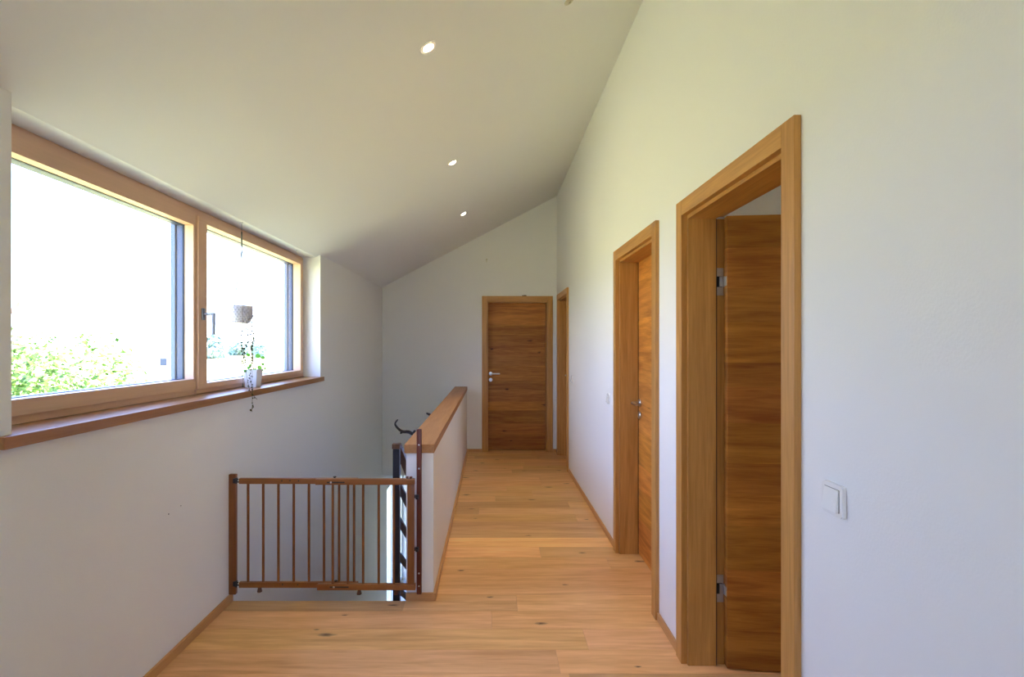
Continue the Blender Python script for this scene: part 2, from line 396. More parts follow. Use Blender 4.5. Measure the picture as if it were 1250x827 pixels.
def door_frame(root):
    c, i, a = .068, .0825, .0005
    p = root
    for x0, x1 in ((0, c), (DW-c, DW)):
        o = obj('casing_stile', B((x0, x1, -.020, .006, 0, DH), bev=.0015), W['frameV'], p)
    obj('casing_head', B((c+a, DW-c-a, -.020, .006, 2.036, DH), bev=.0015), W['frameH'], p)
    for s in (0, 1):
        L = [(.05, .006), (i, .006), (i, .133), (c+.001, .133), (c+.001, .178), (.05, .178)]
        bm = bmesh.new(); prism(bm, [(DW-x if s else x, y) for x, y in L], 0, 2.0195, 'Z')
        bmesh.ops.bevel(bm, geom=[e for e in bm.edges if abs(e.verts[0].co.z-e.verts[1].co.z) > 1], offset=.0018, segments=2, affect='EDGES')
        obj('jamb', bm, W['frameV'], p)
        xs = (c+.0012, i-.001); xs = (DW-xs[1], DW-xs[0]) if s else xs
        obj('door_seal', B((*xs, .1332, .1362, .002, 2.018)), W['gasket'], p)
    bm = bmesh.new(); L = [(.006, 2.020), (.006, 2.06), (.178, 2.06), (.178, 2.0345), (.133, 2.0345), (.133, 2.020)]
    prism(bm, L, .05, DW-.05, 'X'); obj('head_jamb', bm, W['frameH'], p)
tonesD = [(.22,.82),(.16,.95),(.20,.85),(.13,1.10),(.17,.98),(.14,.84),(.22,1.05),(.15,.92),(.2,1.0),(.11,.85),(.15,.98),(.33,1.22)]
tonesC = [(a, b*1.12) for a, b in [(.19,.86),(.17,.95),(.13,1.05),(.22,.86),(.16,1.18),(.15,.82),(.2,.95),(.18,1.02),(.12,.80),(.2,.98),(.17,.90),(.2,.98),(.16,.80)]]
tonesB = [(a, b*1.32) for a, b in [(.25,1.02),(.2,.95),(.17,1.1),(.22,1.0),(.2,1.08),(.16,.94),(.2,1.05),(.23,1.12),(.2,1.0),(.2,1.08)]]
def make_door(n, loc, rot, tones, seed):
    r = thing('door_%d' % n, None, None, loc, rotz=rot, local=True); r['kind'] = 'structure'
    door_frame(r); return r
RZ = -math.pi/2
def closed_leaf(r, tones, seed):
    l = obj('door_leaf', board_leaf(DW-2*.0725, 2.022, .040, tones, seed), W['leaf'], r, at=(0,0,0))
    l.location = (.0725, .1365, .006); l['_local'] = 1
    handle_parts(l, .045, 1); return l
far_door = make_door(1, (DX0, YF, 0), 0, tonesD, 3); closed_leaf(far_door, tonesD, 3)
# far wall is only .2 thick: fine, the frame ends at .178
d2 = make_door(2, (XR, DOORS[0][1], 0), RZ, tonesB, 5); closed_leaf(d2, tonesB, 5)
d3 = make_door(3, (XR, DOORS[1][1], 0), RZ, tonesB, 7); closed_leaf(d3, tonesB, 9)
d4 = make_door(4, (XR, DOORS[2][1], 0), RZ, tonesC, 8)
lf = obj('door_leaf', board_leaf(.81, 2.016, .040, tonesC, 21), W['leaf'], d4, at=(0,0,0))
lf['_local'] = 1
# leaf swung into the room: its closing face looks towards the near jamb
lf.location = (.072+.040, .176, .008)
lf.rotation_euler = (0, 0, math.radians(90-6.0))
lf.location = (.1135, .1680, .008)
for zc in (.345, 1.735):      # hinges
    bm = B((.0702, .0722, .140, .170, zc-.062, zc+.062), bev=.0008)
    box(bm, .0705, .0800, .150, .172, zc-.022, zc+.022, bev=.001)
    h = obj('hinge', bm, W['hingem'], d4); h['_local'] = 1
    bm = B((.082, .108, .1655, .1725, zc-.02, zc+.02), bev=.001)
    box(bm, .0800, .1120, .1725, .1738, zc-.062, zc+.062)
    lathe(bm, (.078, .176, zc-.024), [(.006, 0), (.006, .048)], 12)
    obj('hinge_knuckle', bm, W['hingem'], h)
    obj('hinge_recess_shade', B((.0722, .0735, .1395, .1640, zc-.024, zc+.024)), W['black'], h)  # black block stands in for the shaded hollow by the knuckle
handle_parts(lf, .765, -1, face=0)
for o in (d2, d3, d4, far_door): pass

# ------------------------------------------------------------------ window in the left wall
FX = -1.625; BX = -1.675
w1 = thing('window_1', None, None, (FX, (WY0+WY1)/2, 1.18)); w1['kind'] = 'structure'
fy0, fy1, fz0, fz1 = 1.700, 2.860, 1.262, 2.104
sy0, sy1, sz0, sz1 = 2.972, 4.425, 1.233, 2.131
bm = B((BX, FX, WY0, 2.885, 1.205, fz0), (BX, FX, WY0, 2.885, fz1, WZ1-.012), bev=.0015)
box(bm, BX, FX-.010, WY0, WY1, 1.176, 1.205); box(bm, BX, FX-.010, WY0, WY1, WZ1-.012, WZ1)
box(bm, BX, FX, 2.885, WY1, 1.178, 1.200, bev=.001); box(bm, BX, FX, 2.885, WY1, 2.166, WZ1-.012, bev=.001)
obj('frame_rail', bm, W['winY'], w1)
bm = B((BX, FX, WY0, fy0, fz0, fz1), (BX, FX, fy1, 2.884, fz0, fz1), (BX, FX, 4.487, WY1, 1.2, 2.166), bev=.0015)
obj('frame_stile', bm, W['winZ'], w1)
SX = FX+.013
bm = B((BX, SX, 2.886, 4.484, 1.202, sz0), (BX, SX, 2.886, 4.484, sz1, 2.164), bev=.0015)
sash = obj('sash', bm, W['winY'], w1)
bm = B((BX, SX, 2.886, sy0, sz0, sz1), (BX, SX, sy1, 4.484, sz0, sz1), bev=.0015); obj('sash_stile', bm, W['winZ'], sash)
def ring(bm, xa, xb, y0, y1, z0, z1, t):
    """rectangular ring around an opening, thickness t outwards"""
    box(bm, xa, xb, y0-t, y1+t, z1, z1+t); box(bm, xa, xb, y0-t, y1+t, z0-t, z0)
    box(bm, xa, xb, y0-t, y0, z0, z1); box(bm, xa, xb, y1, y1+t, z0, z1)
bm = bmesh.new()
for o in ((fy0, fy1, fz0, fz1), (sy0, sy1, sz0, sz1)): ring(bm, BX-.010, BX, o[0]+.002, o[1]-.002, o[2]+.002, o[3]-.002, .012)
obj('gasket', bm, W['gasket'], w1)
bm = bmesh.new(); bm2 = bmesh.new(); bm3 = bmesh.new()
for o in ((fy0, fy1, fz0, fz1), (sy0, sy1, sz0, sz1)):
    ring(bm, BX-.055, BX-.010, *[v for v in (o[0]+.001, o[1]-.001, o[2]+.001, o[3]-.001)], .045)
    for ya, yb in ((o[0]-.045, o[0]+.004), (o[1]-.004, o[1]+.045)):
        box(bm3, BX-.072, BX-.045, ya, yb, o[2]-.04, o[3]+.04)
        box(bm2, BX-.049, BX-.044, ya-.003 if ya > o[0] else ya, yb+.003 if ya < o[0] else yb, o[2]-.03, o[3]+.03)  # dark strip painting the shade of the track groove
box(bm, BX-.125, BX-.006, WY0, WY1, 1.150, 1.176)
obj('outer_cladding', bm, W['alu'], w1); obj('track_recess_shade', bm2, W['gasket'], w1); obj('blind_track', bm3, W['alul'], w1)
for o in ((fy0, fy1, fz0, fz1), (sy0, sy1, sz0, sz1)):
    obj('glass_pane', B((BX-.013, BX-.007, o[0]-.003, o[1]+.003, o[2]-.003, o[3]+.003)), W['glass'], w1)
# tilt and turn handle
hy, hz = 2.925, 1.620
bm = B((SX, SX+.010, hy-.014, hy+.014, hz-.033, hz+.033), bev=.003)
tube(bm, [(SX+.008, hy, hz), (SX+.058, hy, hz+.001), (SX+.063, hy, hz-.004)], .008, 12)
tube(bm, [(SX+.062, hy, hz+.008), (SX+.062, hy, hz-.115)], [.0095, .0085], 12)
obj('window_handle', bm, W['hsteel'], sash, smooth=True)
# sill board
bm = B((XL-.001, -1.447, 1.556, 4.54, 1.136, 1.174), bev=.002); box(bm, -1.665, XL-.0005, WY0, WY1, 1.138, 1.174)
struct('trim_2', bm, W['sill'])

# lower patio door
w2 = thing('window_2', None, None, (-1.64, 8.39, LOW)); w2['kind'] = 'structure'
ring(bm := bmesh.new(), -1.68, -1.60, 7.45, 9.33, LOW+.07, -.67, .068)
box(bm, -1.68, -1.60, 8.36, 8.42, LOW+.07, -.67)
obj('window_frame', bm, W['spotw'], w2)
obj('glass_pane', B((-1.645, -1.635, 7.45, 8.36, LOW+.07, -.67)), W['glass'], w2)
obj('glass_pane', B((-1.645, -1.635, 8.42, 9.33, LOW+.07, -.67)), W['glass'], w2)

# ------------------------------------------------------------------ ceiling lamps
nrm = Vector((.5226, 0, -1)).normalized()
LAB = ['lit recessed ceiling spotlight nearest the camera, the largest of three in a row',
       'lit recessed ceiling spotlight in the middle of the row of three',
       'lit recessed ceiling spotlight nearest the far wall, smallest of the row']
lamp0 = None
for k, yy in enumerate((2.449, 3.997, 5.557)):
    x = -.297; p = Vector((x, yy, ceil_z(x)))
    if k == 0:
        r = thing('ceiling_spotlight', LAB[0], 'ceiling light', p, 'recessed spotlights in the sloped ceiling')
        bm = bmesh.new(); lathe(bm, p, [(.033, .0005), (.043, .0005), (.043, .003), (.040, .0045), (.033, .002), (.031, .0005)], 32, nrm, close=False)
        obj('trim_ring', bm, W['spotw'], r, smooth=True)
        bm = bmesh.new(); lathe(bm, p+nrm*.001, [(.031, .0), (.031, .0015), (.029, .003)], 32, nrm)
        obj('bulb_housing', bm, W['beige'], r, smooth=True)
        bm = bmesh.new(); lathe(bm, p+nrm*.004, [(.026, .0), (.026, .001), (.020, .0035), (.008, .005)], 32, nrm)
        obj('bulb', bm, W['lamp'], r, smooth=True); lamp0 = r
    else:
        r = lamp0.copy(); C.objects.link(r); r.location = p; r['label'] = LAB[k]
        for ch in list(lamp0.children):
            c = ch.copy(); C.objects.link(c); c.parent = r
p = PX(694.5, -2, 2.67); p.z = ceil_z(p.x)
bm = bmesh.new(); lathe(bm, p, [(.026, 0), (.026, .004), (.020, .008), (.008, .009), (.007, .004)], 24, nrm)
tag(obj('cable_outlet', bm, W['beige'], smooth=True), 'small round beige outlet on the ceiling at the top edge of the view', 'outlet')
# hook on the far wall
p = PX(594, 318.5, YF)
bm = bmesh.new(); tube(bm, [p+Vector((0,0,.02)), p+Vector((0,-.02,.018)), p+Vector((0,-.026,.0)), p+Vector((0,-.018,-.018)), p+Vector((0,-.006,-.02))], .004, 8)
lathe(bm, p+Vector((0,0,.018)), [(.010, 0), (.009, .004)], 14, (0,-1,0))
tag(obj('wall_hook', bm, W['beige'], smooth=True), 'tiny pale hook high on the far gable wall', 'hook')
p = PX(640, 361.5, YF-.012)
bm = B((p.x-.030, p.x+.030, YF-.018, YF-.004, DH+.0005, DH+.011), bev=.002); lathe(bm, (p.x+.010, YF-.011, DH+.010), [(.006,0),(.005,.006)], 12)
tag(obj('trinket', bm, W['black']), 'tiny dark trinket lying on top of the far door frame', 'trinket')

# ------------------------------------------------------------------ switches (on the right wall)
def switch(yc, zc, label, rocker=True):
    r = thing('light_switch', label, 'light switch', (XR, yc, zc-.04), 'white light switches on the right wall')
    X = XR
    bm = bmesh.new()
    pts = []
    R = .006 if rocker else .024; s = .0405
    for cx, cz, a0 in ((s-R, s-R, 0), (-s+R, s-R, 90), (-s+R, -s+R, 180), (s-R, -s+R, 270)):
        for a in range(0, 91, 15): t = math.radians(a0+a); pts.append((cx+R*math.cos(t), cz+R*math.sin(t)))
    prism(bm, [(yc+a, zc+b) for a, b in pts], X-.010, X, 'X')
    bmesh.ops.bevel(bm, geom=[e for e in bm.edges if all(abs(v.co.x-(X-.010)) < 1e-6 for v in e.verts)], offset=.003, segments=2, affect='EDGES')
    obj('plate', bm, W['plastic'], r)
    bm = bmesh.new(); q = .028
    prism(bm, [(X-.0105, zc-q), (X-.0195, zc-q), (X-.0120, zc+q), (X-.0105, zc+q)], yc-q, yc+q, 'Y')
    bmesh.ops.bevel(bm, geom=bm.edges[:], offset=.0008, segments=2, affect='EDGES')
    obj('rocker', bm, W['plastic'], r)
    obj('rocker_gap_shade', B((X-.0104, X-.0099, yc-q-.0009, yc+q+.0009, zc-q-.0009, zc+q+.0009)), W['mark'], r)  # dark sheet stands in for the shaded slit around the rocker
    return r
switch(1.342, 1.055, 'white square light switch beside the open door, closest to the camera')
switch(3.93, 1.045, 'rounded white light switch just beyond the second door', False)
switch(5.70, 1.075, 'rounded white light switch deep in the corridor, before the farthest side door', False)

# ------------------------------------------------------------------ safety gate
GR = thing('safety_gate', 'brown wooden safety gate with slim bars closing off the stairwell', 'safety gate', (-.98, 2.93, .047))
gb, gf = 2.935, 2.9065        # planes of the rear and front halves
bm = bmesh.new(); a = PX(287.6, 0, 2.938).x
box(bm, XL+.0005, a, 2.938, 2.962, .0465, .722, bev=.005); obj('wall_post', bm, W['gateZ'], GR, smooth=True)
xr0, xr1 = PX(508.6, 0, 2.955).x, PX(514.6, 0, 2.955).x
bm = bmesh.new(); box(bm, xr0, xr1, 2.946, 2.9712, .0435, .974, bev=.006); pr = obj('latch_post', bm, W['maho'], GR, smooth=True)
for yy in (543.5, 572.5, 700.5, 716):
    p = PX(511.4, yy, 2.946); bm = bmesh.new(); lathe(bm, p+Vector((0,.001,0)), [(.0048, 0), (.0048, .0015), (.003, .0028)], 12, (0,-1,0)); obj('screw', bm, W['steel'], pr)
def rail(name, x0, x1, y0, y1, Y, th, m='gateX'):
    A = PX(x0, y0, Y); D = PX(x1, y1, Y)
    return obj(name, B((A.x, D.x, Y-th/2, Y+th/2, D.z, A.z), bev=.003), W[m], GR, smooth=True)
rt = rail('rear_rail', 292.5, 437, 584, 590.8, gb, .022); rb = rail('rear_rail', 292.5, 437, 710.6, 717.2, gb, .022)
ft = rail('front_rail', 385.6, 506.3, 584.6, 591.8, gf, .024); fb = rail('front_rail', 387.6, 507.3, 713.0, 720.0, gf, .024)
for x in (302.9,321.4,339.9,358.6,377.2,395.5,413.9,432.2):
    c = PX(x, 0, gb).x; zt = PX(0, 586, gb).z; zb = PX(0, 715, gb).z
    bm = bmesh.new(); tube(bm, [(c, gb, zb), (c, gb, zt)], .0072, 10); obj('bar', bm, W['gateZ'], GR, smooth=True)
for x in (406.2,424.7,443.3,462.3,480.6):
    c = PX(x, 0, gf).x; zt = PX(0, 587, gf).z; zb = PX(0, 716, gf).z
    bm = bmesh.new(); tube(bm, [(c, gf, zb), (c, gf, zt)], .0072, 10); obj('bar', bm, W['gateZ'], GR, smooth=True)
A = PX(497.6, 591, gf); D = PX(505.8, 713.5, gf)
obj('end_stile', B((A.x, D.x, gf-.010, gf+.010, D.z-.002, A.z+.002), bev=.002), W['gateZ'], GR, smooth=True)
for yy in (587.5, 713.5):      # hinges at the left
    p = PX(290, yy, gb)
    bm = B((p.x-.012, p.x-.004, gb-.010, gb+.012, p.z-.013, p.z+.017), bev=.002)
    box(bm, a-.012, p.x-.006, 2.930, 2.939, p.z-.012, p.z+.014, bev=.001)
    tube(bm, [(p.x-.006, gb, p.z+.009), (p.x+.004, gb, p.z+.009)], .004, 8); tube(bm, [(p.x-.006, gb, p.z-.006), (p.x+.016, gb, p.z-.006)], .004, 8)
    lathe(bm, (p.x-.001, gb-.013, p.z-.012), [(.0035,0),(.0035,.024)], 10)
    obj('gate_hinge', bm, W['iron'], GR, smooth=True)
for yy in (606.7, 670.8):      # catches at the right
    p = PX(508.2, yy, 2.93)
    bm = B((p.x-.014, p.x-.002, 2.912, 2.930, p.z-.004, p.z+.012), bev=.002)
    box(bm, p.x-.004, p.x+.012, 2.928, 2.9455, p.z-.016, p.z+.008, bev=.002)
    lathe(bm, (p.x+.005, 2.928, p.z-.006), [(.006, 0), (.006, .006), (.003,.008)], 12, (0,-1,0))
    obj('catch', bm, W['iron'], GR, smooth=True)
def knob(par, x, ztop, Y, m, r=.007, h=.012):
    bm = bmesh.new(); lathe(bm, (x, Y, ztop-.002), [(r*.6, 0), (r*.6, h*.5), (r*1.5, h*.55), (r*1.6, h*.8), (r*1.0, h)], 16); obj('knob', bm, W[m], par, smooth=True)
zt = PX(0, 584.6, gf).z
knob(ft, PX(408.5, 0, gb).x, PX(0,584,gb).z, gb, 'black', .006, .012)
knob(fb, PX(410, 0, gb).x, PX(0,710.6,gb).z, gb, 'black', .006, .010)
knob(ft, PX(496.8, 0, gf).x, zt, gf, 'maho', .006, .014); knob(ft, PX(501.5, 0, gf).x, zt, gf, 'maho', .006, .014)
for par, x0, x1, yy in ((ft, 399.5, 420, 589.3), (fb, 403, 425, 717.2)):   # slots, their shaded hollow laid on in black, with clamp screws
    A = PX(x0, yy, gf-.012); D = PX(x1, yy, gf-.012)
    bm = bmesh.new(); pts = []
    for t in range(0, 361, 30): pass
    rr = .0035
    for t in range(-90, 91, 30): pts.append((D.x+rr*math.cos(math.radians(t)), A.z+rr*math.sin(math.radians(t))))
    for t in range(90, 271, 30): pts.append((A.x+rr*math.cos(math.radians(t)), A.z+rr*math.sin(math.radians(t))))
    prism(bm, pts, gf-.0124, gf-.0110, 'Y'); obj('slot_shade', bm, W['black'], par)
    bm = bmesh.new(); lathe(bm, (A.x+.020, gf-.0122, A.z), [(.0055,0),(.0055,.002),(.003,.004)], 14, (0,-1,0)); obj('clamp_screw', bm, W['steel'], par, smooth=True)
for par, x, yy in ((rt,344,587.3),(rt,354,587),(rt,364.5,587.3),(rb,345,714),(rb,363.5,714.2)):
    p = PX(x, yy, gb-.011); bm = bmesh.new(); lathe(bm, p+Vector((0,.0005,0)), [(.0042,0),(.0038,.0018)], 12, (0,-1,0)); obj('screw', bm, W['black'], par)
for par, x, Y in ((rb, 317, gb), (fb, 438.5, gf), (fb, 484, gf)):
    zz = PX(0, 717.2 if par is rb else 720, Y).z; c = PX(x, 0, Y).x
    bm = bmesh.new(); lathe(bm, (c, Y, zz-.026), [(.013,0),(.0135,.004),(.009,.0255)], 14); obj('foot_peg', bm, W['peg'], par, smooth=True)

# ------------------------------------------------------------------ stair balustrade
SLP = .63
BL = thing('stair_balustrade', 'dark steel balustrade with sloping flat bars running down the stairs beside the parapet', 'railing', (-.547, 3.02, 0))
bx0, bx1 = -.5665, -.5285
obj('newel_post', B((bx0, bx1, 3.005, 3.045, -.2, .850), bev=.002), W['iron'], BL)
def slope_bar(name, z, th, m, x0, x1, ya=3.045, yb=7.0):
    bm = bmesh.new(); prism(bm, [(ya, z-th), (yb, z-th-SLP*(yb-ya)), (yb, z-SLP*(yb-ya)), (ya, z)], x0, x1, 'X')
    return obj(name, bm, W[m], BL)
for k in range(6): slope_bar('sloping_bar', .655-.205*k, .016, 'iron', bx0, bx1)
bm = bmesh.new(); ya = 3.000
prism(bm, [(ya, .852), (3.045, .852), (6.98, .852-SLP*3.935), (6.98, .880-SLP*3.935), (3.045, .880), (ya, .880)], bx0-.003, bx1+.003, 'X')
obj('handrail', bm, W['handrail'], BL)
obj('newel_post', B((bx0, bx1, 6.95, 6.99, LOW+.001, .845-SLP*3.93), bev=.002), W['iron'], BL)

# dark branch beside the parapet
def smoothpts(pts, n=4):
    pts = [Vector(p) for p in pts]; out = []
    for i in range(len(pts)-1):
        p0, p1, p2, p3 = pts[max(i-1,0)], pts[i], pts[i+1], pts[min(i+2,len(pts)-1)]
        for k in range(n):
            t = k/n; out.append(.5*((2*p1)+(-p0+p2)*t+(2*p0-5*p1+4*p2-p3)*t*t+(-p0+3*p1-3*p2+p3)*t**3))
    out.append(pts[-1]); return out
bm = bmesh.new()
main = [PX(485.6,512.6,3.62), PX(482.3,518,3.60), PX(486.8,524.2,3.62), PX(491.8,527.2,3.66), PX(498.5,527.6,3.72), PX(504.5,530,3.80), Vector((-.555,3.95,.80)), Vector((-.535,4.25,.775)), Vector((-.512,4.6,.76)), Vector((-.500,4.85,.745))]
pp = smoothpts(main); tube(bm, pp, [.005+.007*min(1, i/16) for i in range(len(pp))], 9)
pp = smoothpts([PX(492,526.8,3.66), PX(490,528.6,3.65), PX(488.8,529.2,3.64)]); tube(bm, pp, [.007]*(len(pp)-1)+[.004], 7)
pp = smoothpts([PX(503.5,529.5,3.79), PX(505.5,527.5,3.78), PX(506.5,526,3.77)]); tube(bm, pp, [.008]*(len(pp)-1)+[.005], 7)
pp = smoothpts([Vector((-.525,4.3,.775)), Vector((-.55,4.5,.80)), PX(527,508.5,4.66), PX(520.6,504.7,4.70)]); tube(bm, pp, [.011]*(len(pp)-2)+[.009,.007], 8)
tag(obj('branch', bm, W['bark'], smooth=True), 'dark crooked bare branch poking out behind the parapet cap', 'branch')

# ------------------------------------------------------------------ hanging pot and sill pot
def leaf_shape(bm, p, nrm, up, L, Wd, fold=.15, heart=False):
    n = Vector(nrm).normalized(); u = Vector(up); u = (u-n*u.dot(n)).normalized(); s = n.cross(u)
    if heart: out = [(0,0),(.45,-.18),(.5,.15),(.3,.55),(0,1),(-.3,.55),(-.5,.15),(-.45,-.18)]
    else: out = [(0,0),(.34,.12),(.5,.45),(.36,.8),(0,1),(-.36,.8),(-.5,.45),(-.34,.12)]
    c = bm.verts.new(p+u*L*.45)
    vs = [bm.verts.new(p+s*a*Wd+u*b*L+n*abs(a)*fold*Wd) for a, b in out]
    for i in range(8): bm.faces.new((c, vs[i], vs[(i+1) % 8]))
hp = Vector((-1.540, 3.215, 1.580))
hang = thing('hanging_planter', 'white textured round planter hanging in the window with thin trailing vines', 'hanging planter', hp)
bm = bmesh.new(); seg = 40; prof = [(.044,0),(.052,.006),(.062,.030),(.0685,.060),(.0705,.085),(.069,.107),(.065,.109),(.064,.085),(.056,.03),(.040,.012)]
rings = []
for j, (r, h) in enumerate(prof): rings.append([bm.verts.new(hp+Vector((r*math.cos(2*math.pi*k/seg), r*math.sin(2*math.pi*k/seg), h))) for k in range(seg)])
for r, s in zip(rings, rings[1:]):
    for k in range(seg): bm.faces.new((r[k], r[(k+1) % seg], s[(k+1) % seg], s[k]))
bm.faces.new(rings[0][::-1]); bm.faces.new(rings[-1])
# relief of scales on the outside
for row in range(7):
    h = .012+row*.0135
    rr = [a for a in prof[:6]]; r = .044
    for (r0, h0), (r1, h1) in zip(rr, rr[1:]):
        if h0 <= h <= h1: r = r0+(r1-r0)*(h-h0)/(h1-h0)
    for k in range(22):
        t = 2*math.pi*(k+.5*(row % 2))/22; d = Vector((math.cos(t), math.sin(t), 0)); q = hp+d*(r-.001)+Vector((0,0,h)); s = Vector((-d.y, d.x, 0))
        c = bm.verts.new(q+d*.0045+Vector((0,0,-.001))); vs = [bm.verts.new(q+s*a+Vector((0,0,b))) for a, b in ((.0085,0),(0,.0085),(-.0085,0),(0,-.0085))]
        for i in range(4): bm.faces.new((c, vs[i], vs[(i+1) % 4]))
obj('pot', bm, W['ceramic'], hang)
bm = bmesh.new(); lathe(bm, hp+Vector((0,0,.088)), [(.0625,0),(.0625,.006),(.02,.010)], 24); obj('soil', bm, W['soil'], hang)
bm = bmesh.new(); top = Vector((-1.540, 3.232, 2.045))
for k in range(3):
    t = 2*math.pi*k/3+.5; q = hp+Vector((.069*math.cos(t), .069*math.sin(t), .103)); tube(bm, [q, top], .0016, 6)
tube(bm, [top, top+Vector((0,0,.10))], .0045, 8)
for a in (-1, 1): tube(bm, [top, top+Vector((a*.016, -a*.03, -.07))], .0028, 6); tube(bm, [top+Vector((0,0,.10)), Vector((-1.54,3.232,WZ1))], .0012, 6)
obj('cord', bm, W['cord'], hang)
bm = bmesh.new(); lathe(bm, (-1.54,3.232,WZ1-.008), [(.004,0),(.009,.004),(.009,.008)], 14); obj('ceiling_hook', bm, W['spotw'], hang)
# trailing strands
random.seed(5)
strands = [
 [(306,374,-1.50),(312.5,381,-1.49),(309,386,-1.49),(306.5,391,-1.49),(308,399,-1.488),(307,408,-1.485),(308,419,-1.48),(306.5,428,-1.475),(307.5,440,-1.47),(306,452,-1.465),(305,462,-1.46),(308,473,-1.44),(308,482,-1.435),(308,492,-1.435),(308.5,498,-1.435),(306.5,501,-1.435)],
 [(302,374,-1.50),(301,392,-1.49),(302,405,-1.487),(303.5,414,-1.485),(300,424,-1.48),(297.5,428,-1.48),(299,437,-1.475),(298.5,446,-1.47),(301,458,-1.465),(302.5,467,-1.46),(304,473,-1.445),(306,479,-1.435),(314,488,-1.435)],
 [(296,374,-1.49),(296.5,392,-1.487),(295,409,-1.485),(294.5,418,-1.48),(295.5,427,-1.48),(297,433,-1.478),(296,444,-1.475),(294.5,451,-1.472),(296.5,462,-1.468),(297,471,-1.464)],
 [(307,378,-1.50),(306,396,-1.49),(310,412,-1.485),(309.5,417,-1.483),(306,424,-1.48),(308.5,433,-1.475),(306,447,-1.47),(308,456,-1.465),(307,466,-1.46)],
]
bm = bmesh.new(); lb = bmesh.new()
for s in strands:
    pts = smoothpts([hp+Vector((.05,.02,.10))]+[PXX(*q) for q in s], 3)
    tube(bm, pts, .0011, 5)
    for i in range(8, len(pts)):
        for rep in range(2):
            if random.random() < (.75 if pts[i].z > 1.34 else .5):
                d = Vector((random.uniform(-1,1), random.uniform(-1,.3), random.uniform(-.6,.6)))
                leaf_shape(lb, pts[i]+d*.003, d+Vector((.4,-1,0)), Vector((random.uniform(-1,1),0,random.uniform(-1,.4))), (1 if pts[i].z > 1.34 else .8)*random.uniform(.009,.015), (1 if pts[i].z > 1.34 else .8)*random.uniform(.009,.014), heart=True)
obj('vine_stems', bm, W['stem'], hang)
vl = obj('vine_leaves', lb, W['leafdark'], hang)
# sill pot
sp = Vector((-1.545, 3.397, 1.1742))
pot = thing('potted_plant', 'small square white pot with round green leaves on the windowsill', 'potted plant', sp)
bm = bmesh.new(); hb, ht, hh = .034, .044, .115; lv = []
for (a, z) in ((hb, 0), (ht, hh), (ht-.004, hh), (ht-.006, hh-.02)):
    lv.append([bm.verts.new(sp+Vector((x*a, y*a, z))) for x, y in ((-1,-1),(1,-1),(1,1),(-1,1))])
for r, s in zip(lv, lv[1:]):
    for k in range(4): bm.faces.new((r[k], r[(k+1) % 4], s[(k+1) % 4], s[k]))
bm.faces.new(lv[0]); bm.faces.new(lv[-1])
o = obj('pot', bm, W['potw'], pot)
bm = B((sp.x-.037, sp.x+.037, sp.y-.037, sp.y+.037, sp.z+.094, sp.z+.100)); obj('soil', bm, W['soil'], pot)
bm = bmesh.new(); tube(bm, [sp+Vector((.0,0,.09)), PXX(309.2,450,-1.545), PXX(308.4,431,-1.545)], .0028, 8); obj('stake', bm, W['stake'], pot, smooth=True)
bm = bmesh.new(); st = bmesh.new()
for x, y, r, X in ((314.6,434.5,.017,-1.54),(320,436.5,.014,-1.54),(302.6,433.2,.013,-1.55),(320.6,444.6,.011,-1.53),(316,448.5,.015,-1.52),(311.8,452,.013,-1.52),(319.5,452,.014,-1.52),(303,449,.011,-1.55),(306,446,.010,-1.56),(323,450,.009,-1.54),(300,453,.010,-1.55)):
    c = PXX(x, y, X)
    tube(st, smoothpts([sp+Vector((0,0,.1)), (c+sp+Vector((0,0,.1)))/2+Vector((0,0,.012)), c], 3), .0010, 5)
    leaf_shape(bm, c-Vector((0,0,r)), Vector((.5+random.uniform(-.3,.3), -1, .5)), Vector((random.uniform(-.5,.5),0,1)), r*2, r*2, fold=.1)
obj('leaf_stems', st, W['leafbright'], pot); obj('leaves', bm, W['leafbright'], pot)
# second empty hook by the far end of the window
p = PXX(362, 307, -1.55)
bm = bmesh.new(); lathe(bm, (p.x, p.y, WZ1-.006), [(.004,0),(.009,.003),(.009,.006)], 14)
tube(bm, [(p.x,p.y,WZ1-.005),(p.x,p.y,WZ1-.018),(p.x,p.y+.008,WZ1-.026),(p.x,p.y+.014,WZ1-.018)], .0018, 8)
tag(obj('empty_hook', bm, W['spotw'], smooth=True), 'small empty white hook above the far end of the window', 'hook')
# scuffs on the left wall
for x, y, r in ((206,628,.004),(221,617.8,.003)):
    p = PXX(x, y, XL+.0004); bm = bmesh.new(); lathe(bm, (XL-.0002, p.y, p.z), [(r, 0), (r*.7, .0009)], 9, (1,0,0))
    tag(obj('wall_mark', bm, W['mark']), 'lower dark fleck on the white wall left of the gate' if y > 620 else 'upper dark fleck on the white wall left of the gate', 'mark')

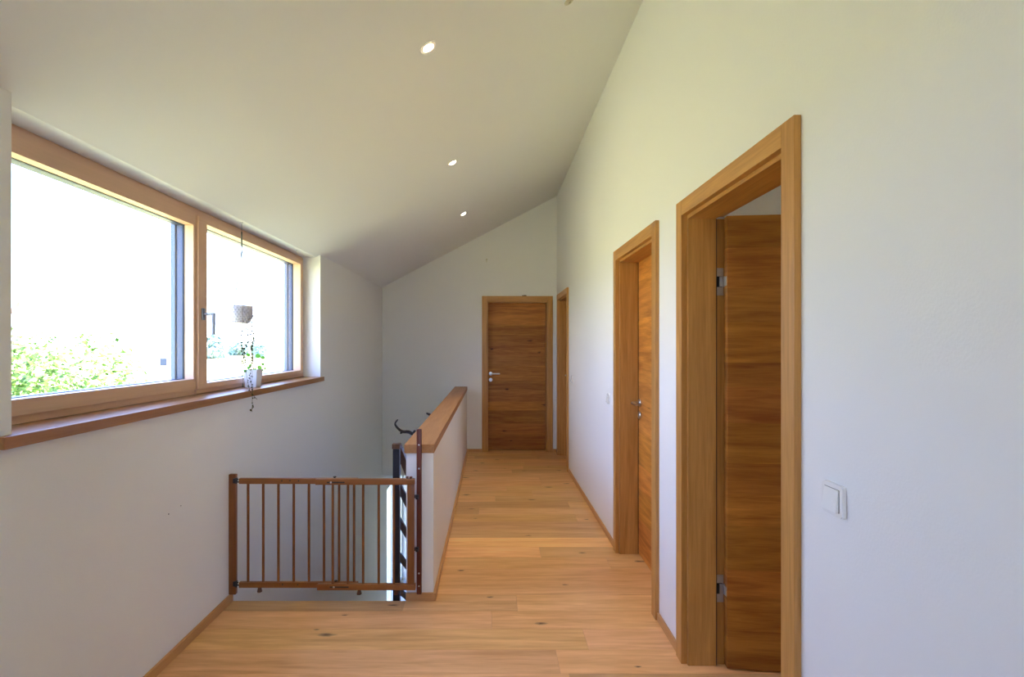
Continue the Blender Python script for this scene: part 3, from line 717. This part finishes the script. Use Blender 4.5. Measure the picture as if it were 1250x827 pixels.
# ------------------------------------------------------------------ outdoors
bm = bmesh.new(); N = 60
def gz(x, y):
    d = max(0, math.hypot(x+1.8, y-3)-14); return -2.95+3.9*(1-math.exp(-d/16.0))
gv = [[bm.verts.new((-95+i*160/N, -50+j*170/N, gz(-95+i*160/N, -50+j*170/N))) for j in range(N+1)] for i in range(N+1)]
for i in range(N):
    for j in range(N): bm.faces.new((gv[i][j], gv[i+1][j], gv[i+1][j+1], gv[i][j+1]))
struct('ground', bm, W['lawn'], smooth=True)
def crown(bm, c, R, n, L, seed):
    rnd = random.Random(seed); c = Vector(c)
    lumps = [(c+Vector((rnd.uniform(-.6,.6)*R[0], rnd.uniform(-.6,.6)*R[1], rnd.uniform(-.6,.6)*R[2])), rnd.uniform(.35,.55)) for _ in range(14)]
    for _ in range(n):
        lc, f = rnd.choice(lumps)
        d = Vector((rnd.gauss(0,1), rnd.gauss(0,1), rnd.gauss(0,1))).normalized()
        q = lc+Vector((d.x*R[0]*f, d.y*R[1]*f, d.z*R[2]*f))*rnd.uniform(.75,1.05)
        nn = (d+Vector((rnd.uniform(-.8,.8), rnd.uniform(-.8,.8), rnd.uniform(-.2,1.0)))).normalized()
        u = Vector((rnd.uniform(-1,1), rnd.uniform(-1,1), rnd.uniform(-1,.3))); u = (u-nn*u.dot(nn)).normalized(); s = nn.cross(u); l = L*rnd.uniform(.6,1.2)
        v = [bm.verts.new(q+p) for p in (Vector((0,0,0)), u*l*.5+s*l*.3, u*l, u*l*.5-s*l*.3)]; bm.faces.new(v)
def tree(name, label, c, R, n, L, seed, base, m, cat='tree', group=None):
    r = thing(name, label, cat, (c[0], c[1], base), group)
    bm = bmesh.new(); crown(bm, c, R, n, L, seed); obj('foliage', bm, W[m], r)
    bm = bmesh.new(); c = Vector(c)
    tube(bm, smoothpts([Vector((c.x, c.y, base)), Vector((c.x+.05, c.y, (base+c.z)/2)), c], 3), [.09*R[0]]*3+[.07*R[0]]*2+[.03*R[0]]*2, 8)
    rnd = random.Random(seed)
    for _ in range(5): tube(bm, [c-Vector((0,0,R[2]*.6)), c+Vector((rnd.uniform(-.6,.6)*R[0], rnd.uniform(-.6,.6)*R[1], rnd.uniform(-.1,.5)*R[2]))], [.035*R[0], .012*R[0]], 6)
    obj('trunk', bm, W['trunk'], r)
tree('leafy_tree', 'leafy green treetop close outside the left window pane', (-6.15, 7.0, .28), (1.35, 1.3, 1.45), 9000, .10, 4, -2.95, 'bush')
def far(px, py, Y): p = PX(px, py, Y); return p
GRP = 'distant trees beyond the meadow'
for x, w, yt, yb, lab, sd in ((260, 10, 410, 437, 'hazy distant tree right of the window handle, seen through the small pane', 1), (291, 9, 417, 437, 'low hazy distant tree under the hanging planter', 2), (317, 7, 421, 434, 'faint distant tree right of the trailing vines', 3)):
    Y = {1:42, 2:47, 3:44}[sd]; c = PX(x, (yt+yb)/2, Y); R = (w/F*Y, w/F*Y, (yb-yt)/2/F*Y*1.15)
    tree('distant_tree', lab, c, R, 1500, .5, sd, gz(c.x, c.y), 'fartree', group=GRP)
tree('garden_shrub', 'green shrub outside the lower glass door, glimpsed between the balustrade bars', (-2.75, 13.9, -2.45), (.55,.6,.5), 1500, .09, 9, -2.95, 'bush', cat='shrub')
# distant white house with a small dark window
c = PX(236, 434, 30); base = gz(c.x, c.y)-.3
r = thing('distant_house', 'distant white house with a small dark window beyond the treetop', 'house', (c.x, c.y, base), rotz=math.radians(32), local=True)
hh = c.z-base
obj('wall', B((-2.75, 0, 0, 6, 0, hh)), W['render'], r, at=(0,0,0))
obj('roof', B((-2.95, .08, -.15, 6.15, hh, hh+.10)), W['render'], r, at=(0,0,0))
o = obj('window', B((-1.62, -1.30, -.02, .05, hh-.56, hh-.16)), W['darkwin'], r, at=(0,0,0))
# neighbouring house whose roof tip shows at the left edge
p = PX(22.8, 368.5, 20); base = gz(p.x, p.y)-.2; hh = p.z-base
r = thing('neighbouring_house', 'pale house with a reddish roof edge at the far left of the window', 'house', (p.x, p.y, base), rotz=math.radians(44), local=True)
bm = bmesh.new(); prism(bm, [(-5, 0), (-.35, 0), (-.35, hh-.75), (-3.0, hh-3.9), (-5, hh-3.9)], .15, 6, 'Y')
obj('wall', bm, W['render'], r, at=(0,0,0))
bm = bmesh.new(); prism(bm, [(-3.4, hh-1.3*3.4), (0, hh), (.05, hh-.10), (-3.4, hh-.2-1.3*3.4)], 0, 6.2, 'Y')
obj('roof', bm, W['roof'], r, at=(0,0,0))

# ------------------------------------------------------------------ light
w = bpy.data.worlds.new('sky'); bpy.context.scene.world = w; w.use_nodes = True
nt = w.node_tree; bg = nt.nodes['Background']; L = nt.links
tc = nd(nt, 'ShaderNodeTexCoord'); sx = nd(nt, 'ShaderNodeSeparateXYZ'); L.new(tc.outputs['Generated'], sx.inputs[0])
rp = nd(nt, 'ShaderNodeValToRGB'); L.new(sx.outputs['Z'], rp.inputs['Fac'])
rp.color_ramp.elements[0].position = 0.0; rp.color_ramp.elements[0].color = (.67,.78,1.0,1)
rp.color_ramp.elements[1].position = .8; rp.color_ramp.elements[1].color = (.20,.36,1.0,1)
e = rp.color_ramp.elements.new(.25); e.color = (.38,.55,1.0,1)
L.new(rp.outputs['Color'], bg.inputs['Color']); bg.inputs['Strength'].default_value = 6.8
sd = bpy.data.lights.new('sun', 'SUN'); sd.energy = 29; sd.angle = .01; sd.color = (1,.95,.86)
so = bpy.data.objects.new('sun', sd); C.objects.link(so)
so.rotation_euler = Vector((-.50,-.12,-.78)).to_track_quat('-Z', 'Y').to_euler()

for yy in (2.449, 3.997, 5.557):          # the three lit ceiling spots
    ld = bpy.data.lights.new('spot_beam', 'SPOT'); ld.energy = 30; ld.color = (1, .78, .52); ld.spot_size = math.radians(95); ld.spot_blend = 1.0; ld.shadow_soft_size = .025
    lo = bpy.data.objects.new('spot_beam', ld); C.objects.link(lo); lo.location = (-.297+nrm.x*.012, yy, ceil_z(-.297)+nrm.z*.012)
    lo.rotation_euler = Vector((.18, 0, -1)).to_track_quat('-Z', 'Y').to_euler()

# ------------------------------------------------------------------ camera
cd = bpy.data.cameras.new('camera'); co = bpy.data.objects.new('camera', cd); C.objects.link(co)
co.location = (0, 0, H); co.rotation_euler = (math.radians(90), 0, 0)
cd.sensor_width = 36; cd.lens = 36*F/1250; cd.shift_x = (625-VX)/1250; cd.shift_y = (VY-413.5)/1250
cd.clip_start = .02; cd.clip_end = 500
s = bpy.context.scene; s.camera = co
s.view_settings.view_transform = 'Standard'; s.view_settings.look = 'None'; s.view_settings.gamma = 1
s.view_settings.exposure = 0.76; s.view_settings.use_curve_mapping = False
for o in bpy.data.objects:
    if '_local' in o: del o['_local']
